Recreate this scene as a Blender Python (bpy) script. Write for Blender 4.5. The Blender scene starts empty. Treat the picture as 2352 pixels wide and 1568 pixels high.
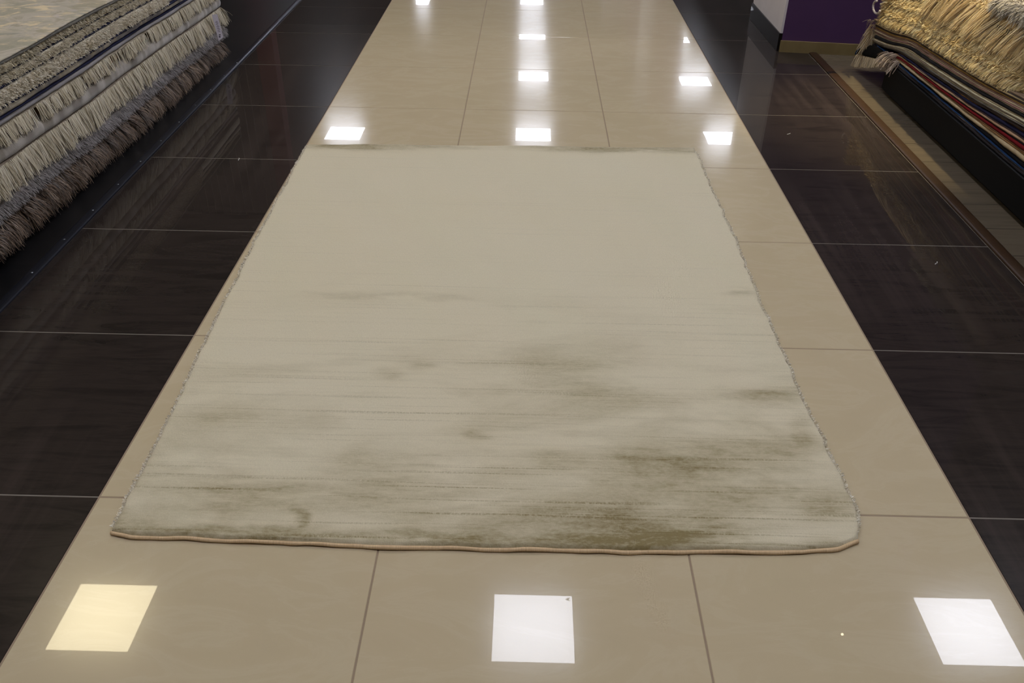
import bpy, math, random
import numpy as np
from mathutils import Vector, Matrix

rng = np.random.default_rng(7)
random.seed(7)
SC = bpy.context.scene
COL = SC.collection

# ------------------------------------------------------------------ camera
def make_camera():
    f_px, pitch, yaw, roll = 1979.07, 0.5948, -0.0135, 0.0142
    cy, sy = math.cos(yaw), math.sin(yaw)
    f = Vector((sy*math.cos(pitch), cy*math.cos(pitch), -math.sin(pitch)))
    r = Vector((cy, -sy, 0)); u = r.cross(f)
    r2 = math.cos(roll)*r + math.sin(roll)*u
    u2 = -math.sin(roll)*r + math.cos(roll)*u
    cd = bpy.data.cameras.new('camera'); cd.sensor_width = 36; cd.lens = 36*f_px/2352
    cd.clip_start = 0.02; cd.clip_end = 200
    co = bpy.data.objects.new('camera', cd); COL.objects.link(co)
    m = Matrix((r2, u2, -f)).transposed().to_4x4(); m.translation = (-0.0316, -1.2723, 1.2691)
    co.matrix_world = m
    SC.camera = co
make_camera()

# ------------------------------------------------------------------ world, exposure, lights
W = bpy.data.worlds.new('world'); SC.world = W; W.use_nodes = True
W.node_tree.nodes['Background'].inputs[0].default_value = (0.05, 0.05, 0.055, 1)
W.node_tree.nodes['Background'].inputs[1].default_value = 1.0
SC.view_settings.view_transform = 'Standard'; SC.view_settings.look = 'None'
SC.view_settings.exposure = 0.1; SC.view_settings.gamma = 1.0
SC.view_settings.use_curve_mapping = False
PANEL_POWER = 31.0
CEIL = 4.07

def spot(name, loc, target, energy, size, blend, color, radius):
    l = bpy.data.lights.new(name, 'SPOT'); l.energy = energy; l.spot_size = size
    l.spot_blend = blend; l.color = color; l.shadow_soft_size = radius
    o = bpy.data.objects.new(name, l); COL.objects.link(o); o.location = loc
    o.rotation_euler = (Vector(target)-Vector(loc)).to_track_quat('-Z', 'Y').to_euler()
    return o
SPOT_AT, SPOT_TO = (2.32, 2.74, 3.90), (1.74, 2.42, .5)
spot('track_spot_light', SPOT_AT, SPOT_TO, 620, math.radians(24), 0.8, (1, .84, .50), .03)

# ------------------------------------------------------------------ helpers
def s2l(c):
    return tuple((x/255/12.92 if x/255 <= .04045 else ((x/255+.055)/1.055)**2.4) for x in c)

def mesh_np(name, V, faces, mat, parent=None, smooth=False, attr=None):
    """faces: list of tuples or (N,4) array"""
    me = bpy.data.meshes.new(name)
    V = np.asarray(V, dtype=np.float32)
    if isinstance(faces, np.ndarray):
        n, k = faces.shape
        me.vertices.add(len(V)); me.vertices.foreach_set('co', V.ravel())
        me.loops.add(n*k); me.loops.foreach_set('vertex_index', faces.astype(np.int32).ravel())
        me.polygons.add(n); me.polygons.foreach_set('loop_start', np.arange(0, n*k, k, dtype=np.int32))
        me.polygons.foreach_set('loop_total', np.full(n, k, dtype=np.int32))
        me.update(calc_edges=True); me.validate()
    else:
        me.from_pydata([tuple(v) for v in V.tolist()], [], faces); me.update()
    if attr:
        for an, vals in attr.items():
            a = me.attributes.new(an, 'FLOAT', 'POINT'); a.data.foreach_set('value', np.asarray(vals, dtype=np.float32))
    if smooth:
        me.polygons.foreach_set('use_smooth', np.ones(len(me.polygons), dtype=bool))
    if mat: me.materials.append(mat)
    o = bpy.data.objects.new(name, me); COL.objects.link(o)
    if parent: o.parent = parent
    return o

class MB:
    def __init__(s): s.v = []; s.f = []
    def add(s, vs, fs):
        b = len(s.v); s.v += [tuple(v) for v in vs]; s.f += [tuple(i+b for i in f) for f in fs]
    def box(s, x0, x1, y0, y1, z0, z1, bev=0.0):
        if bev <= 0:
            s.add([(x0,y0,z0),(x1,y0,z0),(x1,y1,z0),(x0,y1,z0),(x0,y0,z1),(x1,y0,z1),(x1,y1,z1),(x0,y1,z1)],
                  [(0,3,2,1),(4,5,6,7),(0,1,5,4),(1,2,6,5),(2,3,7,6),(3,0,4,7)])
            return
        b = bev
        prof = [(x0+b, x1-b, y0+b, y1-b, z0), (x0, x1, y0, y1, z0+b), (x0, x1, y0, y1, z1-b), (x0+b, x1-b, y0+b, y1-b, z1)]
        vs = []
        for (a, c, d, e, z) in prof: vs += [(a,d,z),(c,d,z),(c,e,z),(a,e,z)]
        fs = [(3,2,1,0),(12,13,14,15)]
        for k in range(3):
            for i in range(4):
                j = (i+1) % 4; fs.append((k*4+i, k*4+j, k*4+4+j, k*4+4+i))
        s.add(vs, fs)
    def tube(s, p0, p1, r0, r1=None, n=10, cap=True):
        r1 = r0 if r1 is None else r1
        p0, p1 = Vector(p0), Vector(p1); d = (p1-p0).normalized()
        a = d.orthogonal().normalized(); b = d.cross(a)
        vs = []
        for p, r in ((p0, r0), (p1, r1)):
            for i in range(n):
                t = 2*math.pi*i/n; vs.append(p + a*r*math.cos(t) + b*r*math.sin(t))
        fs = [(i, (i+1) % n, n+(i+1) % n, n+i) for i in range(n)]
        if cap: fs += [tuple(range(n-1, -1, -1)), tuple(range(n, 2*n))]
        s.add(vs, fs)
    def lathe(s, c, prof, n=20, axis='Z'):
        c = Vector(c); vs = []
        for (r, h) in prof:
            for i in range(n):
                t = 2*math.pi*i/n
                p = (r*math.cos(t), r*math.sin(t), h)
                if axis == 'Y': p = (r*math.cos(t), h, r*math.sin(t))
                if axis == 'X': p = (h, r*math.cos(t), r*math.sin(t))
                vs.append(c+Vector(p))
        fs = []
        for k in range(len(prof)-1):
            for i in range(n):
                j = (i+1) % n; fs.append((k*n+i, k*n+j, k*n+n+j, k*n+n+i))
        s.add(vs, fs)
    def build(s, name, mat, parent=None, smooth=False):
        return mesh_np(name, s.v, s.f, mat, parent, smooth)

def tag(o, label=None, cat=None, group=None, kind=None):
    if label: o['label'] = label
    if cat: o['category'] = cat
    if group: o['group'] = group
    if kind: o['kind'] = kind
    return o
def struct(o): o['kind'] = 'structure'; return o
def thing(name, label, cat, loc=(0,0,0), group=None):
    o = bpy.data.objects.new(name, None); COL.objects.link(o); o.location = loc; o.empty_display_size = .1
    return tag(o, label, cat, group)
def world_part(o, t):
    """geometry was written in world coordinates: hang it under a thing placed at loc"""
    o.parent = t; o.matrix_parent_inverse = Matrix.Translation(-Vector(t.location)); return o

# ------------------------------------------------------------------ material helpers
class NT:
    def __init__(s, name):
        s.m = bpy.data.materials.new(name); s.m.use_nodes = True; s.t = s.m.node_tree
        s.b = s.t.nodes['Principled BSDF']; s.tc = None
    def n(s, typ, **kw):
        nd = s.t.nodes.new(typ)
        for k, v in kw.items(): setattr(nd, k, v)
        return nd
    def l(s, a, b): s.t.links.new(a, b)
    def coord(s):
        if not s.tc: s.tc = s.n('ShaderNodeTexCoord')
        return s.tc.outputs['Object']
    def mapped(s, scale=(1,1,1), rot=(0,0,0), loc=(0,0,0)):
        mp = s.n('ShaderNodeMapping'); s.l(s.coord(), mp.inputs[0])
        mp.inputs['Scale'].default_value = scale; mp.inputs['Rotation'].default_value = rot; mp.inputs['Location'].default_value = loc
        return mp.outputs[0]
    def noise(s, scale, vec=None, detail=4, rough=.55, dist=0):
        nd = s.n('ShaderNodeTexNoise'); s.l(vec if vec is not None else s.coord(), nd.inputs['Vector'])
        nd.inputs['Scale'].default_value = scale; nd.inputs['Detail'].default_value = detail
        nd.inputs['Roughness'].default_value = rough; nd.inputs['Distortion'].default_value = dist
        return nd.outputs['Fac']
    def ramp(s, fac, stops):
        r = s.n('ShaderNodeValToRGB'); s.l(fac, r.inputs[0]); e = r.color_ramp.elements
        while len(e) < len(stops): e.new(.5)
        for el, (p, c) in zip(e, stops): el.position = p; el.color = (*c, 1) if len(c) == 3 else c
        return r.outputs[0]
    def mix(s, fac, a, b, mode='MIX'):
        m = s.n('ShaderNodeMix', data_type='RGBA', blend_type=mode)
        for sock, v in ((m.inputs['Factor'], fac), (m.inputs[6], a), (m.inputs[7], b)):
            if isinstance(v, (int, float)): sock.default_value = v
            elif isinstance(v, tuple): sock.default_value = (*v, 1)
            else: s.l(v, sock)
        return m.outputs[2]
    def math(s, op, a, b=None, clamp=False):
        m = s.n('ShaderNodeMath', operation=op, use_clamp=clamp)
        for sock, v in ((m.inputs[0], a), (m.inputs[1], b)):
            if v is None: continue
            if isinstance(v, (int, float)): sock.default_value = v
            else: s.l(v, sock)
        return m.outputs[0]
    def attr(s, name):
        a = s.n('ShaderNodeAttribute'); a.attribute_name = name; return a.outputs['Fac']
    def bump(s, h, strength=.3, dist=.01):
        b = s.n('ShaderNodeBump'); b.inputs['Strength'].default_value = strength; b.inputs['Distance'].default_value = dist
        s.l(h, b.inputs['Height']); s.l(b.outputs[0], s.b.inputs['Normal'])
    def base(s, c):
        if isinstance(c, tuple): s.b.inputs['Base Color'].default_value = (*c, 1)
        else: s.l(c, s.b.inputs['Base Color'])
    def set(s, **kw):
        for k, v in kw.items(): s.b.inputs[k.replace('_', ' ')].default_value = v
        return s

def plain(name, rgb, rough=.6, spec=.5, metal=0.0):
    t = NT(name); t.base(s2l(rgb)); t.set(Roughness=rough, Metallic=metal); t.b.inputs['Specular IOR Level'].default_value = spec
    # a faint unevenness keeps large faces from looking like plastic
    c = t.mix(t.noise(9, detail=5), s2l(rgb), tuple(x*.82 for x in s2l(rgb))); t.base(c)
    return t.m

def polished(t, rough=.45, coat_rough=.004, coat=1.0, spec=.35):
    t.set(Roughness=rough); t.b.inputs['Specular IOR Level'].default_value = spec
    t.b.inputs['Coat Weight'].default_value = coat; t.b.inputs['Coat Roughness'].default_value = coat_rough
    t.b.inputs['Coat IOR'].default_value = 1.5

def beige_tile():
    t = NT('polished_beige_porcelain')
    v = t.mapped((1.0, 2.4, 1), (0, 0, math.radians(-24)))
    vein = t.noise(3.4, v, 7, .62, 1.9)
    c = t.ramp(vein, [(.34, s2l((194,177,145))), (.5, s2l((196,179,147))), (.56, s2l((199,183,152))), (.66, s2l((195,178,146)))])
    c = t.mix(t.math('MULTIPLY', t.noise(1.1, detail=3), .35), c, s2l((187,171,141)))
    t.base(c); polished(t, .12, .004, .30, .08); return t.m
def dark_tile():
    t = NT('polished_dark_brown_porcelain')
    v = t.mapped((1.0, 6.0, 1), (0, 0, math.radians(9)))
    c = t.ramp(t.noise(3.0, v, 7, .65, 1.8), [(.3, s2l((36,31,28))), (.55, s2l((50,43,39))), (.75, s2l((42,35,32)))])
    # dusty mop streaks that run down the aisle
    st = t.noise(1.0, t.mapped((16, .9, 1), (0, 0, math.radians(4))), 5, .6, .4)
    area = t.noise(.9, t.mapped((1.6, .8, 1), loc=(3, 1, 0)), 2, .5)
    f = t.math('MULTIPLY', t.math('MULTIPLY', t.math('SUBTRACT', st, .47, True), 3.0, True), t.math('MULTIPLY', t.math('SUBTRACT', area, .38, True), 4.0, True), True)
    c = t.mix(f, c, s2l((72,62,57)))
    t.base(c); polished(t, .22, .006, .42, .03); return t.m
M = {}
M['beige_tile'] = beige_tile(); M['dark_tile'] = dark_tile()
M['grout_brown'] = plain('brown_grout', (158, 138, 116), .9, .2)
M['grout_grey'] = plain('pale_grey_grout', (128, 120, 110), .9, .2)

def laminate(name, cols, rough, spec=.4, plank=.19):
    t = NT(name)
    # boards laid across the aisle, each with its own tone
    sep = t.n('ShaderNodeSeparateXYZ'); t.l(t.coord(), sep.inputs[0])
    row = t.math('FLOOR', t.math('DIVIDE', sep.outputs[1], plank))
    wn = t.n('ShaderNodeTexWhiteNoise', noise_dimensions='1D'); t.l(row, wn.inputs['W'])
    grain = t.noise(2.5, t.mapped((1.4, 26, 1)), 6, .65, .6)
    fine = t.noise(6, t.mapped((1.2, 60, 1)), 4, .6)
    c = t.ramp(grain, [(.3, s2l(cols[0])), (.55, s2l(cols[1])), (.8, s2l(cols[2]))])
    c = t.mix(t.math('MULTIPLY', fine, .35), c, s2l(cols[0]))
    c = t.mix(t.math('MULTIPLY', wn.outputs[0], .45), c, s2l(cols[2]))
    fr = t.math('FRACT', t.math('DIVIDE', sep.outputs[1], plank))
    c = t.mix(t.math('LESS_THAN', fr, .012), c, tuple(x*.35 for x in s2l(cols[0])))
    t.base(c); t.set(Roughness=rough); t.b.inputs['Specular IOR Level'].default_value = spec
    return t.m
M['wood_light'] = laminate('grey_oak_laminate', ((84,74,62), (100,90,76), (116,104,86)), .2, .5)
M['wood_dark'] = laminate('black_laminate', ((17,16,17), (24,23,24), (31,29,28)), .3, .35)
M['wood_trim'] = laminate('walnut_trim', ((38,25,15), (56,37,22), (80,56,30)), .45, .4, 3.0)
M['metal_profile'] = plain('dark_anodised_profile', (58, 60, 70), .3, .5, .7)
M['screw'] = plain('steel_screw', (150, 155, 160), .35, .5, .8)
M['purple'] = plain('purple_wall_paint', (82, 54, 92), .6, .3)
M['white_wall'] = plain('white_wall_paint', (240, 231, 230), .6, .3)
M['ceiling'] = plain('ceiling_paint', (215, 210, 203), .8, .2)
M['grey_wall'] = plain('grey_wall_paint', (190, 182, 176), .7, .2)
M['rose_wall'] = plain('rose_grey_wall_paint', (150, 118, 128), .7, .2)
M['black_paint'] = plain('matt_black_paint', (13, 13, 13), .6, .2)
M['black_skirting'] = None
t = NT('black_polished_skirting'); t.base(s2l((24,19,18))); polished(t, .3, .02, .18, .2); M['black_skirting'] = t.m
M['oak_board'] = laminate('oak_baseboard', ((122,104,68), (138,120,80), (150,132,92)), .4, .4, 3.0)

# ------------------------------------------------------------------ floor
def tiles(name, xs, y0, y1, mat, gap, e=.0012):
    """polished tiles with a fine chamfer, one mesh"""
    mb = MB()
    n0, n1 = math.floor(y0/.6), math.ceil(y1/.6)
    for (xa, xb) in xs:
        for k in range(n0, n1):
            a, b, c, d = xa+gap, xb-gap, k*.6+gap, (k+1)*.6-gap
            vs = [(a,c,-.006),(b,c,-.006),(b,d,-.006),(a,d,-.006),(a,c,-e),(b,c,-e),(b,d,-e),(a,d,-e),
                  (a+e,c+e,0),(b-e,c+e,0),(b-e,d-e,0),(a+e,d-e,0)]
            fs = [(8,9,10,11)]
            for i in range(4):
                j = (i+1) % 4; fs += [(i,j,4+j,4+i), (4+i,4+j,8+j,8+i)]
            mb.add(vs, fs)
    return struct(mb.build(name, mat))
XL, XR = -.8946, .8871
LP, RP = -1.464, 1.447
tiles('floor', [(XL, -.3), (-.3, .3), (.3, XR)], -3.6, 24, M['beige_tile'], .0016)
tiles('floor.001', [(LP, XL)], -3.6, 24, M['dark_tile'], .0016)
tiles('floor.002', [(XR, RP)], -3.6, 24, M['dark_tile'], .0016)
mb = MB(); mb.box(XL-.002, XR+.002, -3.6, 24, -.05, -.0010); struct(mb.build('floor.003', M['grout_brown']))
mb = MB(); mb.box(LP, XL-.002, -3.6, 24, -.05, -.0008); mb.box(XR+.002, RP, -3.6, 24, -.05, -.0008); struct(mb.build('floor.004', M['grout_grey']))
mb = MB(); mb.box(-8, LP, -4, 24, -.05, 0); struct(mb.build('floor.005', M['wood_dark']))
mb = MB(); mb.box(RP+.02, 8, -4, 24, -.05, 0); struct(mb.build('floor.006', M['wood_light']))

def strip_trim(name, x, w, h, y0, y1, mat):
    n = 8; V = []; F = []
    for y in (y0, y1):
        for i in range(n+1):
            a = math.pi*i/n; V.append((x - w/2*math.cos(a), y, .0005 + h*math.sin(a)**.7))
    for i in range(n): F.append((i, i+1, n+2+i, n+1+i))
    F.append(tuple(range(n, -1, -1))); F.append(tuple(range(n+1, 2*n+2)))
    return struct(mesh_np(name, V, F, mat, smooth=False))
tr = strip_trim('trim_1', -1.470, .034, .006, -3.6, 24, M['metal_profile'])
mb = MB()
for k in range(60):
    mb.lathe((-1.470, -1.2+k*.21, .0052), [(.0, .0022), (.003, .002), (.0042, .0008), (.0045, -.001)], 10)
mb.build('screw', M['screw'], tr)
strip_trim('trim_2', 1.470, .045, .008, -3.6, 3.375, M['wood_trim'])

# ------------------------------------------------------------------ room shell
mb = MB(); mb.box(-8, 8, -4, 24, CEIL, CEIL+.1); struct(mb.build('ceiling', M['ceiling']))
mb = MB(); mb.box(-8.1, -8, -4, 24, 0, CEIL); struct(mb.build('wall_left', M['grey_wall']))
mb = MB(); mb.box(8, 8.1, -4, 24, 0, CEIL); struct(mb.build('wall_right', M['grey_wall']))
mb = MB(); mb.box(-8, 8, 24, 24.1, 0, CEIL); struct(mb.build('wall_back', M['grey_wall']))
mb = MB(); mb.box(-8, 8, -4.1, -4, 0, CEIL); struct(mb.build('wall_front', M['grey_wall']))
# purple and white pillar wall, right of the aisle
PX, PY, SL = 1.290, 3.400, -.12
def wy(x): return PY + (x-PX)*SL
x1 = 2.9
mb = MB()
mb.add([(PX+.012, wy(PX), 0), (x1, wy(x1), 0), (x1, wy(x1)+.25, 0), (PX+.012, wy(PX)+.25, 0),
        (PX+.012, wy(PX), CEIL-.001), (x1, wy(x1), CEIL-.001), (x1, wy(x1)+.25, CEIL-.001), (PX+.012, wy(PX)+.25, CEIL-.001)],
       [(0,3,2,1),(4,5,6,7),(0,1,5,4),(1,2,6,5),(2,3,7,6),(3,0,4,7)])
struct(mb.build('wall_purple', M['purple']))
mb = MB(); mb.box(PX, PX+.3, PY+.004, 4.08, .092, CEIL-.001); struct(mb.build('wall_pillar', M['white_wall']))
mb = MB(); mb.box(PX-.006, PX+.3, PY+.002, 4.09, 0, .092, .001); struct(mb.build('baseboard_pillar', M['black_skirting']))
mb = MB()
p = [(PX+.006, -.012), (2.9, -.012), (2.9, .0), (PX+.006, .0)]
vs = [(x, wy(x)+d, z) for z in (0, .058) for (x, d) in p]
mb.add(vs, [(0,3,2,1),(4,5,6,7),(0,1,5,4),(1,2,6,5),(2,3,7,6),(3,0,4,7)])
struct(mb.build('baseboard_purple', M['oak_board']))
# further walls along the aisle, seen mirrored in the tiles, plus two added blockers
mb = MB(); mb.box(2.03, 2.56, 13.5, 18.5, 0, CEIL-.001); struct(mb.build('wall_rose', M['rose_wall']))
mb = MB(); mb.box(1.88, 2.03, 13.5, 14.2, 0, CEIL-.001); struct(mb.build('wall_edge', M['white_wall']))
mb = MB(); mb.box(1.68, 2.32, 19.36, 19.9, 0, CEIL-.001); struct(mb.build('wall_column', M['white_wall']))
mb = MB(); mb.box(2.76, 4.6, 9.6, 20.5, 0, 2.75); struct(mb.build('clip_partition', plain('dark_partition_paint', (70, 58, 56), .7, .2)))  # unseen rack-like block, shaped to cut the right-hand panel reflections
mb = MB(); mb.box(-7.9, -2.72, 20.0, 20.2, 0, CEIL-.001); struct(mb.build('clip_screen', plain('dark_screen_paint', (84, 76, 72), .7, .2)))  # made-up screen, hides part of the top-left panel's reflection

# ------------------------------------------------------------------ ceiling light panels
def emit(name, col, power):
    m = bpy.data.materials.new(name); m.use_nodes = True; nt = m.node_tree
    nt.nodes.remove(nt.nodes['Principled BSDF'])
    e = nt.nodes.new('ShaderNodeEmission'); e.inputs[0].default_value = (*col, 1); e.inputs[1].default_value = power
    nt.links.new(e.outputs[0], nt.nodes['Material Output'].inputs[0]); return m
M['panel_white'] = emit('white_light_panel', (.86, .89, 1.0), PANEL_POWER)
M['panel_warm'] = emit('warm_light_panel', (.95, .83, .54), PANEL_POWER*.97)
M['panel_frame'] = plain('white_panel_frame', (190, 188, 184), .5)
def panel(x, y, label, warm=False):
    t = thing('ceiling_light', label, 'ceiling light', (x, y, CEIL), 'square ceiling light panels')
    h = .297; w = .012
    mb = MB(); mb.box(-h, h, -h, h, -.012, -.008)
    mb.build('diffuser', M['panel_warm' if warm else 'panel_white'], t)
    mb = MB()
    for (a, b, c, d) in ((-h-w, h+w, -h-w, -h), (-h-w, h+w, h, h+w), (-h-w, -h, -h, h), (h, h+w, -h, h)):
        mb.box(a, b, c, d, -.013, 0)
    mb.build('frame', M['panel_frame'], t)
    return t
PANELS = [
 (-3.10, 2.83, 'warm yellow ceiling light panel mirrored in the tiles at bottom left', True),
 (.10, 2.83, 'white ceiling light panel mirrored in the tiles just in front of the rug', False),
 (3.33, 2.90, 'white ceiling light panel mirrored in the tiles at bottom right', False),
 (3.33, 6.06, 'white ceiling light panel mirrored right of the rug, notched by a pointed finial', False),
 (.10, 6.06, 'unseen ceiling light panel added for light over the pale rug, hidden from the mirror-like tiles', False),  # this panel and the next are assumed, put in for their light
 (.10, 9.30, 'second unseen ceiling light panel added for light over the rug, away from the camera', False),
 (-3.12, 12.82, 'white ceiling light panel mirrored at the far left corner of the rug', False),
 (.09, 12.93, 'white ceiling light panel mirrored just behind the far edge of the rug', False),
 (3.33, 12.93, 'white ceiling light panel mirrored behind the far right corner of the rug', False),
 (3.33, 16.07, 'white ceiling light panel mirrored far right, beside the dark tiles, second from the rug', False),
 (.09, 16.19, 'white ceiling light panel mirrored mid aisle, second beyond the rug', False),
 (.06, 19.26, 'white ceiling light panel mirrored mid aisle as two thin bars, third beyond the rug', False),
 (3.4, 19.2, 'white ceiling light panel mirrored far right as a small cut triangle', False),
 (.04, 22.62, 'thin white ceiling light panel mirrored at the top of the aisle centre', False),
 (-2.95, 22.4, 'small white ceiling light panel mirrored at the top left of the aisle', False)]
for p_ in PANELS: pn = panel(*p_)
# unseen panels added over the camera end of the shop: they light the foreground
for (x, y) in ((-3.1, -.42), (.1, -.42), (3.33, -.42)):
    panel(x, y, 'unseen ceiling light panel added over the near end of the aisle')
# small letter on the nearest middle panel
cu = bpy.data.curves.new('letter', 'FONT'); cu.body = 'A'; cu.size = .046; cu.extrude = .0008; cu.offset = .0018
lo = bpy.data.objects.new('letter', cu); COL.objects.link(lo)
bpy.context.view_layer.update()
me = bpy.data.meshes.new_from_object(lo.evaluated_get(bpy.context.evaluated_depsgraph_get()))
bpy.data.objects.remove(lo)
lo = bpy.data.objects.new('letter', me); COL.objects.link(lo)
me.materials.append(plain('brown_print', (60, 44, 38), .6))
near_mid = [o for o in bpy.data.objects if o.get('label', '').endswith('just in front of the rug')][0]
lo.parent = near_mid; lo.location = (.279, .250, -.0135); lo.rotation_euler = (0, 0, math.radians(90))

# small spot lamp over the right stack
t = thing('spot_lamp', 'small ceiling spot lamp mirrored as a warm glint in the tiles at bottom right', 'spot lamp', SPOT_AT)
d_ = (Vector(SPOT_TO)-Vector(SPOT_AT)).normalized(); q_ = (-d_).to_track_quat('Z', 'Y').to_matrix()
def tilt(mb): mb.v = [tuple(q_ @ Vector(v)) for v in mb.v]; return mb
mb = MB(); mb.lathe((0, 0, 0), [(.030, .004), (.034, .0), (.034, .10), (.026, .115), (.0005, .118)], 20); tilt(mb).build('housing', M['black_paint'], t, True)
mb = MB(); mb.lathe((0, 0, 0), [(.0005, .03), (.009, .03), (.009, .036), (.0005, .036)], 16); tilt(mb).build('bulb', emit('warm_bulb', (1, .85, .55), 60), t)
mb = MB(); mb.tube((0, 0, .06), (0, 0, CEIL-3.90), .008, n=8); mb.build('stem', M['black_paint'], t)
# lighting track across the aisle far back
t = thing('light_track', 'thin dark track under the ceiling crossing the farthest mirrored light panels', 'light track', (1.7, 19.37, CEIL))
mb = MB(); mb.box(-2.2, 2.2, -.02, .02, -.06, -.02, .004); mb.build('rail', M['black_paint'], t)
for i in range(4):
    mb = MB(); mb.tube((-1.9+i*1.27, 0, -.02), (-1.9+i*1.27, 0, 0), .01, n=8); mb.build('hanger', M['black_paint'], t)
# pole with spear finial below the right-hand panel
t = thing('curtain_pole', 'dark pole with a spear shaped finial mirrored against the light panel right of the rug', 'pole', (3.49, 6.38, 3.86))
mb = MB(); mb.tube((0, .02, 0), (0, 1.2, 0), .018, n=14); mb.build('pole', M['black_paint'], t, True)
mb = MB(); mb.lathe((0, .05, 0), [(.018, 0), (.018, -.03), (.013, -.045), (.016, -.06), (.034, -.085), (.042, -.11), (.036, -.15), (.018, -.19), (.001, -.215)], 18, 'Y')
mb.build('finial', M['black_paint'], t, True)
mb = MB(); mb.box(-.01, .28, .0, .06, -.02, .205); mb.build('bracket', M['black_paint'], t)
# red post and hanger rods on the left, seen mirrored in the dark tiles
M['red_paint'] = plain('dull_red_paint', (140, 40, 34), .6); M['rod'] = plain('pale_rod', (150, 142, 128), .4)
M['yellow_card'] = plain('yellow_card', (205, 165, 80), .7)
mb = MB(); mb.box(-2.92, -2.74, 8.0, 8.2, 0, CEIL-.001); struct(mb.build('wall_red_post', M['red_paint']))
t = thing('rug_hanger_rack', 'rack of thin pale upright rods mirrored in the dark tiles at left', 'rack', (-3.6, 8.1, 0))
mb = MB(); mb.box(-.62, .62, -.03, .03, 3.3, 3.36); mb.build('top_bar', M['black_paint'], t)
mb = MB(); mb.box(-.62, .62, -.2, .2, 0, .03); mb.build('base', M['black_paint'], t)
for i in range(14):
    mb = MB(); x = -.58+i*.09; mb.tube((x, 0, .03), (x, 0, 3.3), .006, n=6); mb.build('rod', M['rod'], t)
# black mass beyond the white pillar, its height made up to darken the mirroring tiles
t = thing('filler_cabinet', 'low black filler cabinet beyond the white pillar at the top of the picture, sized to darken the mirroring tiles', 'cabinet', (2.4, 5.7, 0))
mb = MB(); mb.box(1.58, 3.2, 4.3, 9.2, .06, 1.0, .004); world_part(mb.build('body', M['black_paint']), t)
mb = MB(); mb.box(1.63, 3.15, 4.35, 9.15, 0, .06); world_part(mb.build('plinth', M['black_paint']), t)
mb = MB(); mb.box(1.56, 3.22, 4.28, 9.22, 1.0, 1.03, .004); world_part(mb.build('top', M['black_paint']), t)

# ------------------------------------------------------------------ strands (fringe, tufts, pile)
def strands(name, root, dirv, length, width, mat, parent, nseg=4, droop=.5, taper=.3, wob=.12, clump=None, tint=None, face=None):
    """one mesh of many thin flat yarns; root, dirv: (N,3)"""
    N = len(root); root = np.asarray(root, float); dirv = np.asarray(dirv, float)
    dirv = dirv/np.linalg.norm(dirv, axis=1)[:, None]
    length = np.broadcast_to(np.asarray(length, float), (N,)); width = np.broadcast_to(np.asarray(width, float), (N,))
    ts = np.linspace(0, 1, nseg+1)
    ph = rng.uniform(0, 6.28, (N, 2)); am = rng.normal(0, wob, (N, 2))
    side = np.cross(dirv, rng.normal(size=(N, 3)) if face is None else np.asarray(face)+rng.normal(0, .35, (N, 3)))
    side /= np.linalg.norm(side, axis=1)[:, None]+1e-9
    other = np.cross(dirv, side)
    V = np.zeros((N, nseg+1, 2, 3))
    for k, t_ in enumerate(ts):
        p = root + dirv*(length*t_)[:, None]
        p = p + np.array([0, 0, -1.])*(droop*length*t_*t_)[:, None]
        p = p + side*(am[:, 0]*length*np.sin(ph[:, 0]+t_*4)*t_)[:, None] + other*(am[:, 1]*length*np.sin(ph[:, 1]+t_*4)*t_)[:, None]
        if clump is not None: p = p + (clump - p)*np.array([1., 1., 0.])*(.55*t_*t_)
        w = (width*(1-(1-taper)*t_))[:, None]*.5
        V[:, k, 0] = p-side*w; V[:, k, 1] = p+side*w
    nv = (nseg+1)*2
    base = (np.arange(N)*nv)[:, None]
    F = np.concatenate([base+np.array([2*k, 2*k+1, 2*k+3, 2*k+2]) for k in range(nseg)], 1).reshape(-1, 4)
    tv = rng.uniform(0, 1, N) if tint is None else tint
    return mesh_np(name, V.reshape(-1, 3), F, mat, parent, attr={'tint': np.repeat(tv, nv)})

def yarn_mat(name, cols, rough=.7, sheen=.3, spec=.25):
    t = NT(name); n = len(cols)
    c = t.ramp(t.attr('tint'), [((i+.5)/n, s2l(c)) for i, c in enumerate(cols)])
    t.base(c); t.set(Roughness=rough); t.b.inputs['Sheen Weight'].default_value = sheen
    t.b.inputs['Specular IOR Level'].default_value = spec
    return t.m
def wool(name, cols, scale=60, stretch=(1,1,1), rough=.9, bump=.5, dist=.004, detail=6):
    t = NT(name); n = len(cols)
    f = t.noise(scale, t.mapped(stretch), detail, .65)
    c = t.ramp(f, [(.28+.44*(i+.5)/n, s2l(c)) for i, c in enumerate(cols)])
    t.base(c); t.set(Roughness=rough); t.b.inputs['Specular IOR Level'].default_value = .15
    t.b.inputs['Sheen Weight'].default_value = .15 if max(cols[0]) > 60 else 0
    t.bump(t.noise(420, detail=3), bump, dist); return t.m

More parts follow.
